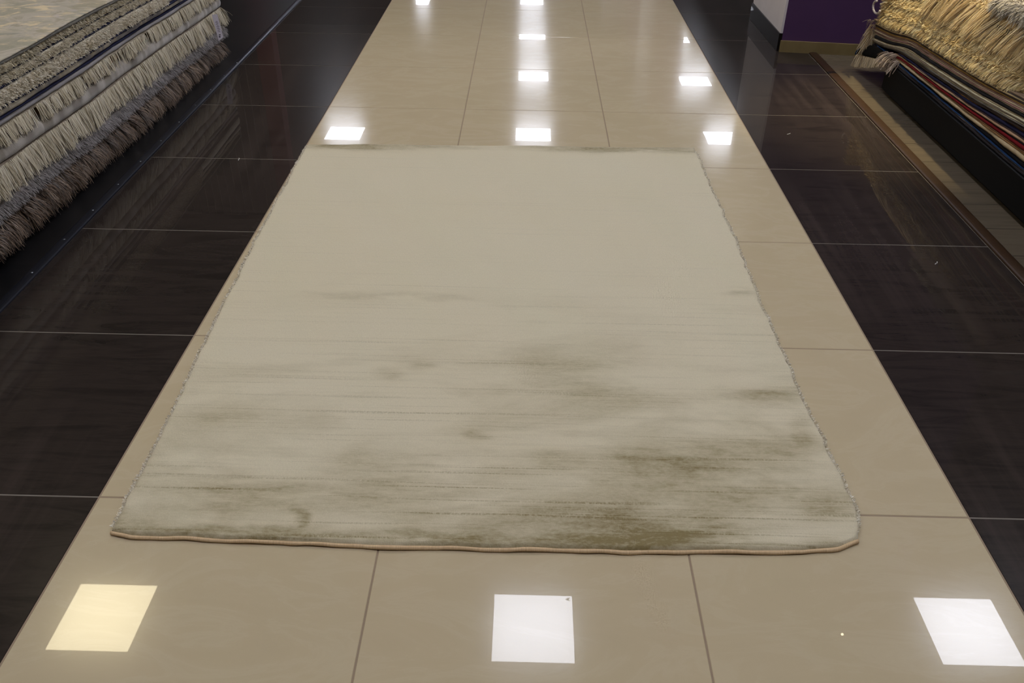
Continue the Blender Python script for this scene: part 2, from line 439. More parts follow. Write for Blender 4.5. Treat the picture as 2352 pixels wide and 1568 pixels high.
# ------------------------------------------------------------------ the rug on the aisle
def hero_rug():
    t = thing('rug', 'large pale silvery beige rug laid flat on the beige tiles of the aisle', 'rug', (-.1, .92, 0))
    nx, ny = 300, 420
    u = np.linspace(0, 1, nx); v = np.linspace(0, 1, ny)
    yl = np.linspace(-.108, 1.94, ny)
    lx = np.interp(yl, [-.11, .068, .306, .754, 1.207, 1.919], [-.826, -.828, -.836, -.861, -.876, -.886])
    rx = np.interp(yl, [-.11, -.05, .003, .3, .598, 1.184, 1.95], [.638, .656, .657, .647, .642, .641, .632])
    # uneven hand-finished edges
    def wob(n, s, a):
        k = rng.normal(size=n); ker = np.exp(-.5*(np.arange(-4*s, 4*s+1)/s)**2); ker /= ker.sum()
        r = np.convolve(k, ker, 'same'); return a*r/(r.std()+1e-9)
    lx = lx + wob(ny, 2, .0012) + wob(ny, 12, .0015); rx = rx + wob(ny, 2, .0018) + wob(ny, 14, .0013)
    near = np.interp(u, [0, .03, .35, .7, .92, .97, 1], [-.098, -.108, -.119, -.117, -.106, -.094, -.074]) + wob(nx, 3, .001)
    far = np.interp(u, [0, .5, 1], [1.932, 1.955, 1.972]) + wob(nx, 6, .0015)
    U, Vv = np.meshgrid(u, v)
    Y = near[None, :]*(1-Vv) + far[None, :]*Vv
    X = lx[:, None]*(1-U) + rx[:, None]*U
    dl = np.minimum(X-lx[:, None], rx[:, None]-X); dn = Y-near[None, :]; df = far[None, :]-Y
    d = np.minimum(dl, np.minimum(dn, df)); d = np.clip(d, 0, None)
    H = .0125
    edge = np.sqrt(np.clip(1-(1-np.clip(d/.010, 0, 1))**2, 0, 1))
    big = (np.sin(X*7+1)*np.sin(Y*5+.6)*.0006)
    Z = .0035 + (H-.0035)*edge + big*edge
    # slightly raised far right corner and lifted far edge
    Z += .004*np.clip(1-df/.05, 0, 1)*edge*(.5+.5*np.sin(X*9+1))
    P = np.stack([X, Y, Z], -1)
    # nap shading painted as colour: where the pile leans the other way and looks olive
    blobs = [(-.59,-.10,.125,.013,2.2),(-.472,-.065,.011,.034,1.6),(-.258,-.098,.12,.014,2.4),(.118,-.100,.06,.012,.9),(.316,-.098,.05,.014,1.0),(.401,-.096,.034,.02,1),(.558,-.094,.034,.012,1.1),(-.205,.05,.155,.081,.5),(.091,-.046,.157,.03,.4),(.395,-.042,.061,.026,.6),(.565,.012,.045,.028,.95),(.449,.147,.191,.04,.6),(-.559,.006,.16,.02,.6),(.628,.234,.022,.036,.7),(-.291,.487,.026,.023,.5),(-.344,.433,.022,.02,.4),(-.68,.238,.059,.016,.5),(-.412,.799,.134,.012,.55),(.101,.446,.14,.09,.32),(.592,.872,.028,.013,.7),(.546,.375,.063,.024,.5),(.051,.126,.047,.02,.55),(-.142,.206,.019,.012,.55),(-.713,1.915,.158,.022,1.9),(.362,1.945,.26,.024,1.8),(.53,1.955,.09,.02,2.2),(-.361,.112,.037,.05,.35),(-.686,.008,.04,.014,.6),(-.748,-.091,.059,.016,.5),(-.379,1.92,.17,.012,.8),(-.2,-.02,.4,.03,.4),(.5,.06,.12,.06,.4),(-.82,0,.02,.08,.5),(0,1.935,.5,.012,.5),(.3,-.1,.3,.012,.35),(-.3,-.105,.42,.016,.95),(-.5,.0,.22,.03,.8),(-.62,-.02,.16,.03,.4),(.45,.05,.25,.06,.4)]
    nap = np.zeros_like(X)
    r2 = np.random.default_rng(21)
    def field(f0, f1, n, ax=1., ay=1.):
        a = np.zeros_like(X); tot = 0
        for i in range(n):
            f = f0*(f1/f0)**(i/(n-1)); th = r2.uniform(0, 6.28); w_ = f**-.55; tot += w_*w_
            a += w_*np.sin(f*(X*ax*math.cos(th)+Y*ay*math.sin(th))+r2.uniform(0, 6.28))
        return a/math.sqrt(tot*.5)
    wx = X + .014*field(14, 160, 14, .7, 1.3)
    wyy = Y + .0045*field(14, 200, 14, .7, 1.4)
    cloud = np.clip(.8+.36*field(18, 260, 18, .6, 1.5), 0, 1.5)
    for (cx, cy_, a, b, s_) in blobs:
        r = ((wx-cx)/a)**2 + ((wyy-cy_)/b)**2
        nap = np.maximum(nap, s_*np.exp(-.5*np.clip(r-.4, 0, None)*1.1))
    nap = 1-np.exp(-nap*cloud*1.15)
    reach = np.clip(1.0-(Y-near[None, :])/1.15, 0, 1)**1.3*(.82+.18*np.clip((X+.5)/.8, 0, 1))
    # body
    idx = np.arange(nx*ny).reshape(ny, nx)
    F = np.stack([idx[:-1, :-1], idx[:-1, 1:], idx[1:, 1:], idx[1:, :-1]], -1).reshape(-1, 4)
    Vt = P.reshape(-1, 3); na = nap.ravel(); ra = reach.ravel()
    # skirt to the floor
    ring = np.concatenate([idx[0, :], idx[1:, -1], idx[-1, -2::-1], idx[-2:0:-1, 0]])
    low = Vt[ring].copy(); low[:, 2] = .0004
    b = len(Vt); Vt = np.concatenate([Vt, low]); m_ = len(ring); k = np.arange(m_); k2 = (k+1) % m_
    F = np.concatenate([F, np.stack([ring[k2], ring[k], b+k, b+k2], -1)])
    na = np.concatenate([na, na[ring]]); ra = np.concatenate([ra, ra[ring]])
    n = NT('silvery_viscose_pile')
    att = n.attr('nap'); rea = n.attr('reach')
    # broken cross-wise lines of the weave
    rows = n.noise(1.0, n.mapped((1.6, 110, 1), (0, 0, .012), (.2, .6, .37)), 4, .6)
    dots = n.noise(1.0, n.mapped((250, 120, 40), (0, 0, .06), (.3, .7, .41)), 2, .5)
    row2 = n.noise(1.0, n.mapped((1.3, 60, 1), loc=(5, 2, 0)), 5, .62)
    patch = n.noise(2.1, n.mapped((.8, 2.2, 1), loc=(1, 7, 0)), 5, .6, .5)
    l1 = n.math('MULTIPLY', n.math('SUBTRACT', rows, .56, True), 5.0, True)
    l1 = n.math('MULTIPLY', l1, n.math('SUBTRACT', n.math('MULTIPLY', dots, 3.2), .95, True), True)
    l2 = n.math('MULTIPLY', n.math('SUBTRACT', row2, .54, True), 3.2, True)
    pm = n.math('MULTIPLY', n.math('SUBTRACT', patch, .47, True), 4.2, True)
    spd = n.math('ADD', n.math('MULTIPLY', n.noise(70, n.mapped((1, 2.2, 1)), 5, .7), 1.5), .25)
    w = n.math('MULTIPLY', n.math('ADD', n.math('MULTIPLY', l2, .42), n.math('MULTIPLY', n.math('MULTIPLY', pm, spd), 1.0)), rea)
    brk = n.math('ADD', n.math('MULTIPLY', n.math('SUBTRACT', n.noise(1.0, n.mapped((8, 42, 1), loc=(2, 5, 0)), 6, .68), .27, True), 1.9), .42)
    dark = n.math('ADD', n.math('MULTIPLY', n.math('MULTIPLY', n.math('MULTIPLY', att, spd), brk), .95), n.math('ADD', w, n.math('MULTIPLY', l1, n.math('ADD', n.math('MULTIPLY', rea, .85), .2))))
    fine = n.noise(1.0, n.mapped((390, 290, 40), (0, 0, .31), (.37, .21, .43)), 2, .6)
    grain = n.noise(1.0, n.mapped((520, 95, 40), (0, 0, .05), (.11, .4, .47)), 3, .6)
    fine = n.math('ADD', n.math('MULTIPLY', fine, .55), n.math('MULTIPLY', grain, .45))
    c0 = n.mix(n.noise(1.6, detail=4), s2l((220,207,175)), s2l((222,212,186)))
    c0 = n.mix(n.math('MULTIPLY', n.math('SUBTRACT', fine, .34, True), .85, True), c0, s2l((176,165,136)))
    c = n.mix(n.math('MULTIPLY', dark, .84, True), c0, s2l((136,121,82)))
    n.base(c); n.set(Roughness=.75); n.b.inputs['Specular IOR Level'].default_value = .2
    n.b.inputs['Sheen Weight'].default_value = .35; n.b.inputs['Sheen Roughness'].default_value = .35
    hsum = n.math('SUBTRACT', n.math('MULTIPLY', fine, .7), n.math('MULTIPLY', n.math('ADD', l1, n.math('MULTIPLY', dots, .5)), .5))
    n.bump(hsum, .55, .0035)
    body = mesh_np('pile', Vt, F, n.m, None, True, attr={'nap': na, 'reach': ra}); world_part(body, t)
    # soft tufts leaning over the long edges
    N = 7500
    sd = rng.integers(0, 2, N); yy = rng.uniform(0, 1, N)*np.where(sd == 0, 2.015, 1.985)+np.where(sd == 0, -.09, -.055)
    xx = np.where(sd == 0, np.interp((yy+.098)/2.03, v, lx), np.interp((yy+.074)/2.046, v, rx)) + np.where(sd == 0, 1, -1)*rng.uniform(0, .006, N)
    out = np.where(sd == 0, -1., 1.)
    tm = yarn_mat('silvery_edge_tufts', [(220,210,188), (234,226,206), (242,236,220)], .75, .3)
    root = np.stack([xx, yy, rng.uniform(.006, .0122, N)], -1)
    dv = np.stack([out*rng.uniform(.35, .9, N), rng.normal(0, .35, N), rng.uniform(.25, .9, N)], -1)
    world_part(strands('edge_tufts', root, dv, rng.uniform(.003, .0065, N), .0022, tm, None, 2, .2, .5), t)
    # corded binding along the two short edges
    bm = NT('tan_corded_binding')
    cord = bm.noise(1.0, bm.mapped((420, 30, 1)), 2, .5)
    bm.base(bm.mix(cord, s2l((196,164,124)), s2l((226,198,158)))); bm.set(Roughness=.85); bm.bump(cord, .6, .002)
    for (yv, off) in ((near, -.002), (far, .002)):
        xs = np.linspace(0, 1, 220); xc = (lx[0] if off < 0 else lx[-1]) + xs*((rx[0]-lx[0]) if off < 0 else (rx[-1]-lx[-1]))
        yc = np.interp(xs, u, yv)+off; zc = .0042+.0008*np.sin(xs*70)+wob(220, 4, .0004); r = .0040+wob(220, 2, .00025)
        k = 10; Vb = []
        for i in range(220):
            for j in range(k):
                a = 2*math.pi*j/k; Vb.append((xc[i], yc[i]+r[i]*math.cos(a), max(.0002, zc[i]+r[i]*math.sin(a))))
        Fb = [(i*k+j, i*k+(j+1) % k, (i+1)*k+(j+1) % k, (i+1)*k+j) for i in range(219) for j in range(k)]
        Fb += [tuple(range(k-1, -1, -1)), tuple(range(219*k, 220*k))]
        world_part(mesh_np('binding', Vb, Fb, bm.m, None, True), t)
hero_rug()

# ------------------------------------------------------------------ rugs in stacks
def slab(name, side, xf, xb, ys, zb, zt, mat, xw=.004, round_=True, smooth=True):
    """a folded rug: front edge rounded, long axis Y. side -1: front faces +X (left stack), +1: front faces -X.
    zb, zt arrays along ys. xf: front x."""
    n = len(ys); s = -1 if side < 0 else 1
    x0 = xf + s*(np.convolve(rng.normal(0, xw, n+8), np.ones(9)/3, 'valid'))
    prof = []  # (depth from front, height fraction)
    k = 6
    for i in range(k+1):
        a = -math.pi/2+math.pi*i/k; prof.append((1-math.cos(a), .5+.5*math.sin(a)))
    deep = [.06, .2, .45, .75, 1.0]
    V = np.zeros((n, k+1+2*len(deep), 3)); L = abs(xb-xf)
    h = (zt-zb)
    cols = []
    for d in deep[::-1]: cols.append((x0+s*L*d, zb))
    for (dx, hz) in prof: cols.append((x0+s*dx*np.minimum(h*.5, .012), zb+h*hz))
    for d in deep: cols.append((x0+s*L*d, zt))
    for j, (xx, zz) in enumerate(cols): V[:, j, 0] = xx; V[:, j, 1] = ys; V[:, j, 2] = zz
    m = V.shape[1]; idx = np.arange(n*m).reshape(n, m)
    F = np.stack([idx[:-1, :-1], idx[:-1, 1:], idx[1:, 1:], idx[1:, :-1]], -1)
    if s < 0: F = F[..., ::-1]
    F = [tuple(f) for f in F.reshape(-1, 4).tolist()]
    e0, e1 = idx[0].tolist(), idx[-1].tolist()
    F += [tuple(e0 if s < 0 else e0[::-1]), tuple(e1[::-1] if s < 0 else e1)]
    for j in range(1): F += []
    return mesh_np(name, V.reshape(-1, 3), F, mat, None, smooth), x0

# --- left stack -----------------------------------------------------
LX = -1.605; LYE = 3.27
def ldrop(z, Y): return .015*(Y-1.1) + .006*np.clip((Y-2.95)/.4, 0, None)**1.5*(z < .4)
def lz(z, Y): return z - ldrop(z, Y) + .0025*np.sin(Y*5.1+z*9)
mb = MB(); mb.box(-3.4, -1.70, -.6, 2.76, .0, .060, .003)
tL = thing('platform', 'low black platform under the stack of thick rugs at left', 'platform', (-2.5, 1.1, 0))
world_part(mb.build('base', M['black_paint']), tL)

def fibres_front(name, parent, side, xf, ys0, ys1, zfun, N, dirv, jit, L, w, mat, nseg=3, droop=.4, clump_n=0, wob=.12, xj=.004):
    y = rng.uniform(ys0, ys1, N)
    z = zfun(y)
    x = xf(y) + rng.uniform(-xj, xj, N)
    root = np.stack([x, y, z], -1)
    dv = np.array(dirv)[None]+rng.normal(0, 1, (N, 3))*np.array(jit)
    Ls = rng.uniform(L[0], L[1], N)
    cl = None
    if clump_n:
        cen = np.sort(rng.uniform(ys0, ys1, clump_n)); ci = np.abs(y[:, None]-cen[None]).argmin(1)
        off = rng.normal(0, 1, (clump_n, 3))*np.array(jit)*.9; dv = dv*.7+np.array(dirv)*.3+off[ci]
        # tips converge toward the lock's centre
        dn = dv/np.linalg.norm(dv, axis=1)[:, None]
        cl = np.stack([x+dn[:, 0]*Ls, cen[ci]+dn[:, 1]*Ls, z], -1)
        tint = np.clip(rng.uniform(0, 1, clump_n)[ci]*.55+rng.uniform(0, .45, N), 0, 1)
    else: tint = None
    o = strands(name, root, dv, Ls, w, mat, None, nseg, droop, .35, wob, cl, tint, face=np.array([[1. if side < 0 else -1., 0, .6]]))
    return world_part(o, parent)

ys = np.linspace(-.6, LYE, 160)
def left_rug(label, z0, z1, mat, xo=0., ye=LYE, ys_=None, xw=.0022):
    t = thing('stacked_rug', label, 'rug', (-2.4, 1.35, lz(z0, np.array([1.35]))[0]), 'thick rugs stacked at left')
    yy = np.linspace(-.6, ye, 170)
    o, x0 = slab('body', -1, LX+xo, -3.3, yy, lz(z0, yy)+.0006, lz(z1, yy)-.0006, mat, xw)
    world_part(o, t)
    return t, (lambda q: np.interp(q, yy, x0))

# brown shag at the bottom
m_br = wool('brown_shag_ground', [(58,48,42), (74,62,54)], 40)
t, fx = left_rug('dark brown shaggy rug, lowest of the left stack, its long pile hanging down', .085, .112, m_br, -.004, 3.16)
y_shag = [(66,50,36), (94,73,54), (122,98,75), (180,154,128)]
m_sh = yarn_mat('brown_shag_yarn', y_shag, .42, .3, .5)
tb = lambda y: lz(.085, y)+rng.uniform(.0, .026, len(y))
fibres_front('shag_pile', t, -1, fx, .6, 3.16, tb, 17000, (.62, -.12, -.8), (.28, .38, .25), (.044, .070), .0030, m_sh, 4, .35, 330, .1, .012)

# grey cut-pile rug over it
def velvet(name, cols, scale, stretch):
    t_ = NT(name); f = t_.noise(scale, t_.mapped(stretch), 4, .6, .3)
    t_.base(t_.ramp(f, [(.3+.4*(i+.5)/len(cols), s2l(c)) for i, c in enumerate(cols)]))
    t_.set(Roughness=.85); t_.b.inputs['Sheen Weight'].default_value = .4; t_.b.inputs['Specular IOR Level'].default_value = .15
    t_.bump(t_.noise(350, detail=3), .5, .004); return t_.m
m_grey = velvet('grey_cut_pile', [(140,134,130), (160,153,149), (176,168,164)], 5, (1,1,1))
t, fx = left_rug('plain grey cut-pile rug lying directly on the brown shaggy rug', .112, .151, m_grey, .016)
m_gy = yarn_mat('grey_edge_yarn', [(136,130,126), (160,153,149), (180,172,170)], .8)
fibres_front('edge_pile', t, -1, fx, .6, LYE, lambda y: lz(.114, y)+rng.uniform(0, .03, len(y)), 9000, (.7, 0, -.5), (.2, .15, .2), (.008, .016), .0022, m_gy, 2, .3)

m_tan = wool('rosy_tan_wool', [(136,112,90), (160,134,108), (150,120,96)], 18)
t, fx = left_rug('rosy tan rug half hidden behind the long cream fringe, low in the left stack', .151, .232, m_tan, -.018)

def fringe_rug(label, z0, z1, bodycols, cols, L, N, xo, gaps=()):
    t, fx = left_rug(label, z0, z1, wool('fringe_rug_weave', bodycols, 30), xo)
    ym = yarn_mat('cream_fringe_yarn', cols, .7, .25)
    y = rng.uniform(.55, LYE, N)
    for (a, b) in gaps: y = y[~((y > a) & (y < b) & (rng.random(len(y)) < .85))]
    n = len(y)
    cn = int(n/14); cen = np.sort(rng.uniform(.55, LYE, cn)); ci = np.abs(y[:, None]-cen).argmin(1)
    lean = rng.normal(0, .11, cn)[ci]; lng = rng.uniform(.82, 1.1, cn)[ci]
    outw = rng.uniform(.10, .34, cn)[ci]
    root = np.stack([fx(y)+.001, y, lz((z0+z1)/2, y)+rng.uniform(-.003, .004, n)], -1)
    dv = np.stack([outw+rng.normal(0, .06, n), lean+rng.normal(0, .10, n), np.full(n, -.75)], -1)
    Ls = L*lng*rng.uniform(.85, 1.08, n)
    tint = np.clip(rng.uniform(0, 1, cn)[ci]*.5+rng.uniform(0, .5, n), 0, 1)
    world_part(strands('fringe', root, dv, Ls, .0030, ym, None, 5, .25, .6, .05, None, tint, face=np.array([[1., 0, .4]])), t)
    # the far end hangs over too
    n = 700; x = rng.uniform(-1.95, fx(np.array([LYE]))[0]+.006, n)
    root = np.stack([x, np.full(n, LYE), np.full(n, lz(z1, np.array([LYE]))[0]-.004)], -1)
    dv = np.stack([rng.normal(.1, .15, n), rng.uniform(.5, 1., n), rng.normal(-.5, .15, n)], -1)
    world_part(strands('end_fringe', root, dv, L*rng.uniform(.8, 1.25, n), .0034, ym, None, 4, .5, .6, .06), t)
    return t, fx
cream = [(188,174,146), (214,202,174), (228,217,192), (236,227,206)]
fringe_rug('thin rug with the longest cream fringe hanging over the left stack', .232, .244, [(120,104,88), (140,126,108)], cream, .064, 5600, .006,
           ((1.54, 1.56), (2.02, 2.035)))

def grey_patches():
    t_ = NT('patchwork_velvet'); br = t_.n('ShaderNodeTexBrick'); t_.l(t_.mapped((1, 9, 1)), br.inputs['Vector'])
    f = t_.noise(1.0, t_.mapped((.2, 11, .2)), 1, .4)
    c = t_.ramp(f, [(.36, s2l((140,130,118))), (.45, s2l((176,168,156))), (.55, s2l((196,188,178))), (.62, s2l((156,146,130)))])
    t_.base(c); t_.set(Roughness=.8); t_.b.inputs['Sheen Weight'].default_value = .5; t_.b.inputs['Specular IOR Level'].default_value = .15
    t_.bump(t_.noise(300, detail=3), .4, .003); return t_.m
left_rug('thick grey rug with pale and brown velvety patches, between the two fringed rugs', .244, .288, grey_patches(), .013)
m_or = wool('rust_and_olive_weave', [(96,84,44), (140,90,50), (120,104,70), (92,74,52)], 7, (1, 2.2, 1))
left_rug('rust and olive rug peeping through the gaps of the shorter cream fringe', .288, .330, m_or, -.02)
gaps = ((1.36, 1.40), (1.47, 1.49), (1.72, 1.76), (1.95, 2.10), (2.24, 2.36))
fringe_rug('thin rug with the shorter cream fringe, under the smooth grey rug', .330, .342, [(150,136,114), (170,158,138)], cream, .040, 4400, .004, gaps)
m_sg = velvet('smooth_mid_grey', [(136,131,132), (150,145,146), (162,157,157)], 4, (1,1,1))
t, fx = left_rug('smooth plain mid-grey rug lying on the shorter-fringed cream rug', .342, .360, m_sg, .006)
M['navy_back'] = plain('navy_backing', (44, 46, 70), .9, .1)
def backed(label, z0, z1, mat, bk=.004, xo=0., bcol=None):
    t, fx = left_rug(label, z0+bk, z1, mat, xo)
    yy = np.linspace(-.6, LYE, 170)
    o, _ = slab('backing', -1, LX+xo+.003, -3.3, yy, lz(z0, yy)+.0004, lz(z0+bk, yy)-.0002, bcol or M['navy_back'], .0012)
    world_part(o, t); return t, fx
def band_mat(name, cols, per):
    t_ = NT(name); f = t_.noise(1.0, t_.mapped((.3, per, .3)), 1, .4)
    t_.base(t_.ramp(f, [(.34+.32*i/max(1, len(cols)-1), s2l(c)) for i, c in enumerate(cols)]))
    t_.set(Roughness=.85); t_.b.inputs['Sheen Weight'].default_value = .3; t_.b.inputs['Specular IOR Level'].default_value = .15
    t_.bump(t_.noise(300, detail=3), .4, .003); return t_.m
backed('grey rug with pale cream blocks along its edge, above the smooth grey rug', .360, .388,
       band_mat('grey_cream_blocks', [(136,131,132), (156,150,145), (204,192,168), (150,145,146), (212,202,184)], 8), .006, .004)
def fuzzy(label, z0, z1, cols, N, bk, xo, L=(.006, .013)):
    t, fx = backed(label, z0, z1, wool('fuzzy_pile_ground', cols[:3], 90), bk, xo)
    ym = yarn_mat('fuzzy_pile_yarn', cols, .8)
    fibres_front('edge_pile', t, -1, fx, .7, 2.6, lambda y: lz(z0+bk, y)+rng.uniform(.002, z1-z0-bk, len(y)), N, (.8, 0, .1), (.3, .3, .45), L, .0030, ym, 2, .2, int(N/12))
    return t
fuzzy('thick fuzzy cream-beige rug with navy backing, above the blocky grey rug', .388, .438, [(214,202,178), (228,217,194), (238,229,208), (245,238,222)], 11000, .006, .010)
fuzzy('fuzzy beige-grey rug, second below the patterned top rug of the left stack', .438, .468, [(202,191,166), (218,207,182), (230,220,198)], 9000, .007, .002)
fuzzy('tufted yellowish-grey rug directly below the patterned top rug at left', .468, .4975, [(182,172,148), (204,194,170), (226,212,180)], 8000, .006, -.006)
def top_pattern():
    t_ = NT('abstract_cream_grey_pattern')
    v = t_.mapped((2.1, 2.3, 1), (0, 0, math.radians(-22)))
    f = t_.noise(3.2, v, 6, .6, 1.2); g = t_.noise(5.5, t_.mapped((2.0, 2.6, 1), (0, 0, math.radians(-30)), (3, 3, 0)), 6, .65, 1.0)
    c = t_.ramp(f, [(.36, s2l((150,144,122))), (.48, s2l((168,160,138))), (.56, s2l((186,176,160))), (.64, s2l((156,146,120)))])
    c = t_.mix(t_.math('MULTIPLY', t_.math('SUBTRACT', g, .53, True), 7, True), c, s2l((226,206,166)))
    c = t_.mix(t_.math('MULTIPLY', t_.math('SUBTRACT', t_.noise(4, v, 5, .6, 1), .58, True), 6, True), c, s2l((184,174,176)))
    c = t_.mix(t_.math('MULTIPLY', t_.math('SUBTRACT', .36, t_.noise(3.6, t_.mapped((1, 3.2, 1), (0, 0, .3), (9, 0, 0)), 4, .6, .8), True), 7, True), c, s2l((104,104,100)))
    t_.base(c); t_.set(Roughness=.6); t_.b.inputs['Sheen Weight'].default_value = .3; t_.b.inputs['Specular IOR Level'].default_value = .25
    t_.bump(t_.noise(260, detail=4), .3, .003); return t_.m
t, fx = backed('thin rug with abstract cream, gold and grey pattern on top of the left stack', .4975, .511, top_pattern(), .007, .0, wool('dark_olive_grey_edge', [(84,82,76), (104,100,92)], 50))
# price tag hanging from the long-fringed rug near the far corner
def price_tag():
    t_ = thing('price_tag', 'narrow white price tag hanging on the cream fringe at the left stack', 'tag', (-1.555, 3.05, .222)); t_.rotation_euler = (0, 0, math.radians(-48))
    # paper follows the fringe: slightly curved strip, 2.6 cm x 12 cm
    n = 8; V = []; F = []
    for s_ in (0, .0005):
        for i in range(n+1):
            k = i/n; V += [(-.005+.028*k+s_, -.0135, -.118*k), (-.005+.028*k+s_+.002, .0135-.006*(k > .95), -.118*k+.012*(k > .95))]
    m2 = 2*(n+1)
    for i in range(n):
        a = 2*i; F += [(a, a+1, a+3, a+2), (m2+a, m2+a+2, m2+a+3, m2+a+1), (a, a+2, m2+a+2, m2+a), (a+1, m2+a+1, m2+a+3, a+3)]
    F += [(0, m2, m2+1, 1), (2*n, 2*n+1, m2+2*n+1, m2+2*n)]
    mesh_np('paper', V, F, plain('tag_paper', (205, 196, 204), .7), t_)
    mb = MB()
    def q(y0, y1, k0, k1):
        x = lambda k: -.005+.028*k+.0022
        mb.add([(x(k0), y0, -.118*k0), (x(k0), y1, -.118*k0), (x(k1), y1, -.118*k1), (x(k1), y0, -.118*k1)], [(0,1,2,3)])
    for i in range(11): q(-.004-.003*(i % 2), .004+.002*(i % 3), .25+i*.04, .25+i*.04+.014)
    q(-.006, .003, .76, .80); q(-.008, .0, .82, .88)
    mb.build('print', plain('tag_print', (70, 64, 74), .7), t_)
    mb = MB(); mb.tube((-.012, 0, .012), (-.003, 0, -.003), .0012, n=6); mb.build('string', plain('tag_string', (190, 182, 176), .8), t_)
price_tag()

# --- right stack ----------------------------------------------------
tR = thing('platform', 'low black platform on the grey laminate floor at right', 'platform', (2.4, 1.2, 0))
mb = MB(); mb.box(1.615, 3.2, -.8, 2.745, .018, .139, .003); world_part(mb.build('body', M['black_paint']), tR)
mb = MB(); mb.box(1.64, 3.17, -.75, 2.70, .0, .018); world_part(mb.build('plinth', M['black_paint']), tR)

Yk = [-.8, .5, 1.54, 1.89, 2.386, 2.557, 2.657, 2.79, 2.88, 2.989, 3.12]
Zc = [.361, .336, .298, .270, .249, .245, .232, .204, .192, .180, .168]
def z_char(Y):
    f = np.interp(Y, Yk, Zc)
    # smooth the bends
    return (f + np.interp(Y-.04, Yk, Zc) + np.interp(Y+.04, Yk, Zc))/3
def z_bt(Y): return z_char(Y) - np.interp(Y, [2.55, 2.75], [.034, .020])
def z_a0(Y): return .1395 + .004*np.clip((Y-2.6)/.2, 0, 1) + 0*Y
def z_a1(Y): return z_a0(Y) + .0215
def z_top(Y): return z_char(Y) + np.interp(Y, [1.5, 2.7, 3.0], [.060, .066, .082])
RA = [('thick near-black rug on the platform, lowest of the right stack', (52,47,49), 1.2, 2.99),
      ('thin heather-grey rug just above the lowest rug of the right stack', (104,97,98), .6, 2.93),
      ('thin deep blue rug near the bottom of the right stack', (34,60,98), .34, 2.94)]
RB = [('black rug edge between the blue rug and the cream rug in the right stack', (20,19,22), 1.2, 2.70),
      ('thick cream rug edge just above the black rug low in the right stack', (198,176,140), 1.5, 2.67),
      ('thin tan rug on the cream one, low in the right stack', (172,130,86), .55, 2.69),
      ('thin brown rug directly under the dark red rug', (126,90,62), .4, 2.72),
      ('dark red rug edge low in the right stack', (120,24,28), 1.1, 2.76),
      ('thin blackish rug directly above the dark red rug', (30,24,24), .4, 2.74),
      ('thin peach-beige rug above the dark red rug', (186,152,120), .7, 2.71),
      ('thin mauve-grey rug directly under the navy rug', (116,100,106), .5, 2.69),
      ('thick navy rug edge in the right stack', (36,36,62), 1.3, 2.665),
      ('thin ochre rug directly above the navy rug', (156,114,64), .4, 2.66)]
RC1 = [('thin dark brown rug above the ochre one in the right stack', (52,41,33), .6, 2.97),
       ('taupe rug below the band of cream rugs, mid right stack', (112,101,90), .6, 2.98),
       ('mid-grey rug directly under the lower cream rug, mid right stack', (128,122,112), .5, 2.99),
       ('lower cream rug of the two below the charcoal rug', (194,184,154), .8, 3.0),
       ('taupe rug sandwiched between the two cream rugs below the charcoal rug', (136,120,104), .45, 3.0),
       ('upper cream rug of the two below the charcoal rug', (200,190,160), .9, 3.01),
       ('sand rug directly under the charcoal rug', (168,150,118), .6, 3.0)]
RC2 = [('thick charcoal rug edge in the middle of the right stack', (40,38,38), 1.6, 2.995),
       ('ivory rug directly on the charcoal rug', (192,174,150), .9, 3.01),
       ('dusty pink rug, second above the charcoal rug', (160,122,112), .7, 3.0),
       ('pale beige rug, third above the charcoal rug', (184,164,136), .8, 3.02),
       ('rose-brown rug, fourth above the charcoal rug', (138,108,92), .6, 3.01),
       ('gold-tan rug edge high in the right stack', (172,136,84), 1.0, 3.02),
       ('dark taupe rug directly on the gold-tan rug', (86,75,70), 1.0, 3.03),
       ('pale cream rug, third from the top of the thin rugs at right', (194,172,132), .8, 3.02),
       ('grey-mauve rug, second from the top of the thin rugs at right', (120,110,108), .8, 3.04),
       ('striped brown and gold rug lying directly under the cream shaggy rugs', (140,118,96), .8, 3.05)]
def right_rug(label, rgb, fa, fb, ye, zlo, zhi, xo):
    t = thing('flat_woven_rug', label, 'rug', (2.3, 1.4, 0), 'thin rugs stacked at right')
    yy = np.concatenate([np.linspace(-.8, 1.2, 24), np.linspace(1.22, ye, 90)])
    a, b = zlo(yy), zhi(yy)
    rip = .0016*np.sin(yy*9+fa*11)+.0009*np.sin(yy*23+fa*5) if 0 else 0
    z0 = a+(b-a)*fa; z1 = a+(b-a)*fb
    t.location.z = float(np.interp(1.4, yy, z0))
    l = s2l(rgb)
    n = NT('flat_weave'); f = n.noise(1.0, n.mapped((30, 14, 60)), 4, .6)
    dk = tuple(x*.74 for x in l); lt = tuple(min(1, x*1.12) for x in l)
    n.base(n.ramp(f, [(.3, dk), (.55, l), (.75, lt)])); n.set(Roughness=.9); n.b.inputs['Specular IOR Level'].default_value = .15
    n.bump(n.noise(500, detail=2), .4, .002)
    o, x0 = slab('body', 1, 1.622+xo, 3.0, yy, z0+.0002, z1-.0002, n.m, .0016)
    world_part(o, t)
    return t, (lambda q: np.interp(q, yy, x0)), (lambda q: np.interp(q, yy, z0)), (lambda q: np.interp(q, yy, z1))
m_fr = yarn_mat('cream_end_fringe_yarn', [(206,184,146), (224,205,170), (236,221,192)], .75)
m_fp = yarn_mat('pinkish_fringe_yarn', [(180,160,142), (206,188,172)], .75)
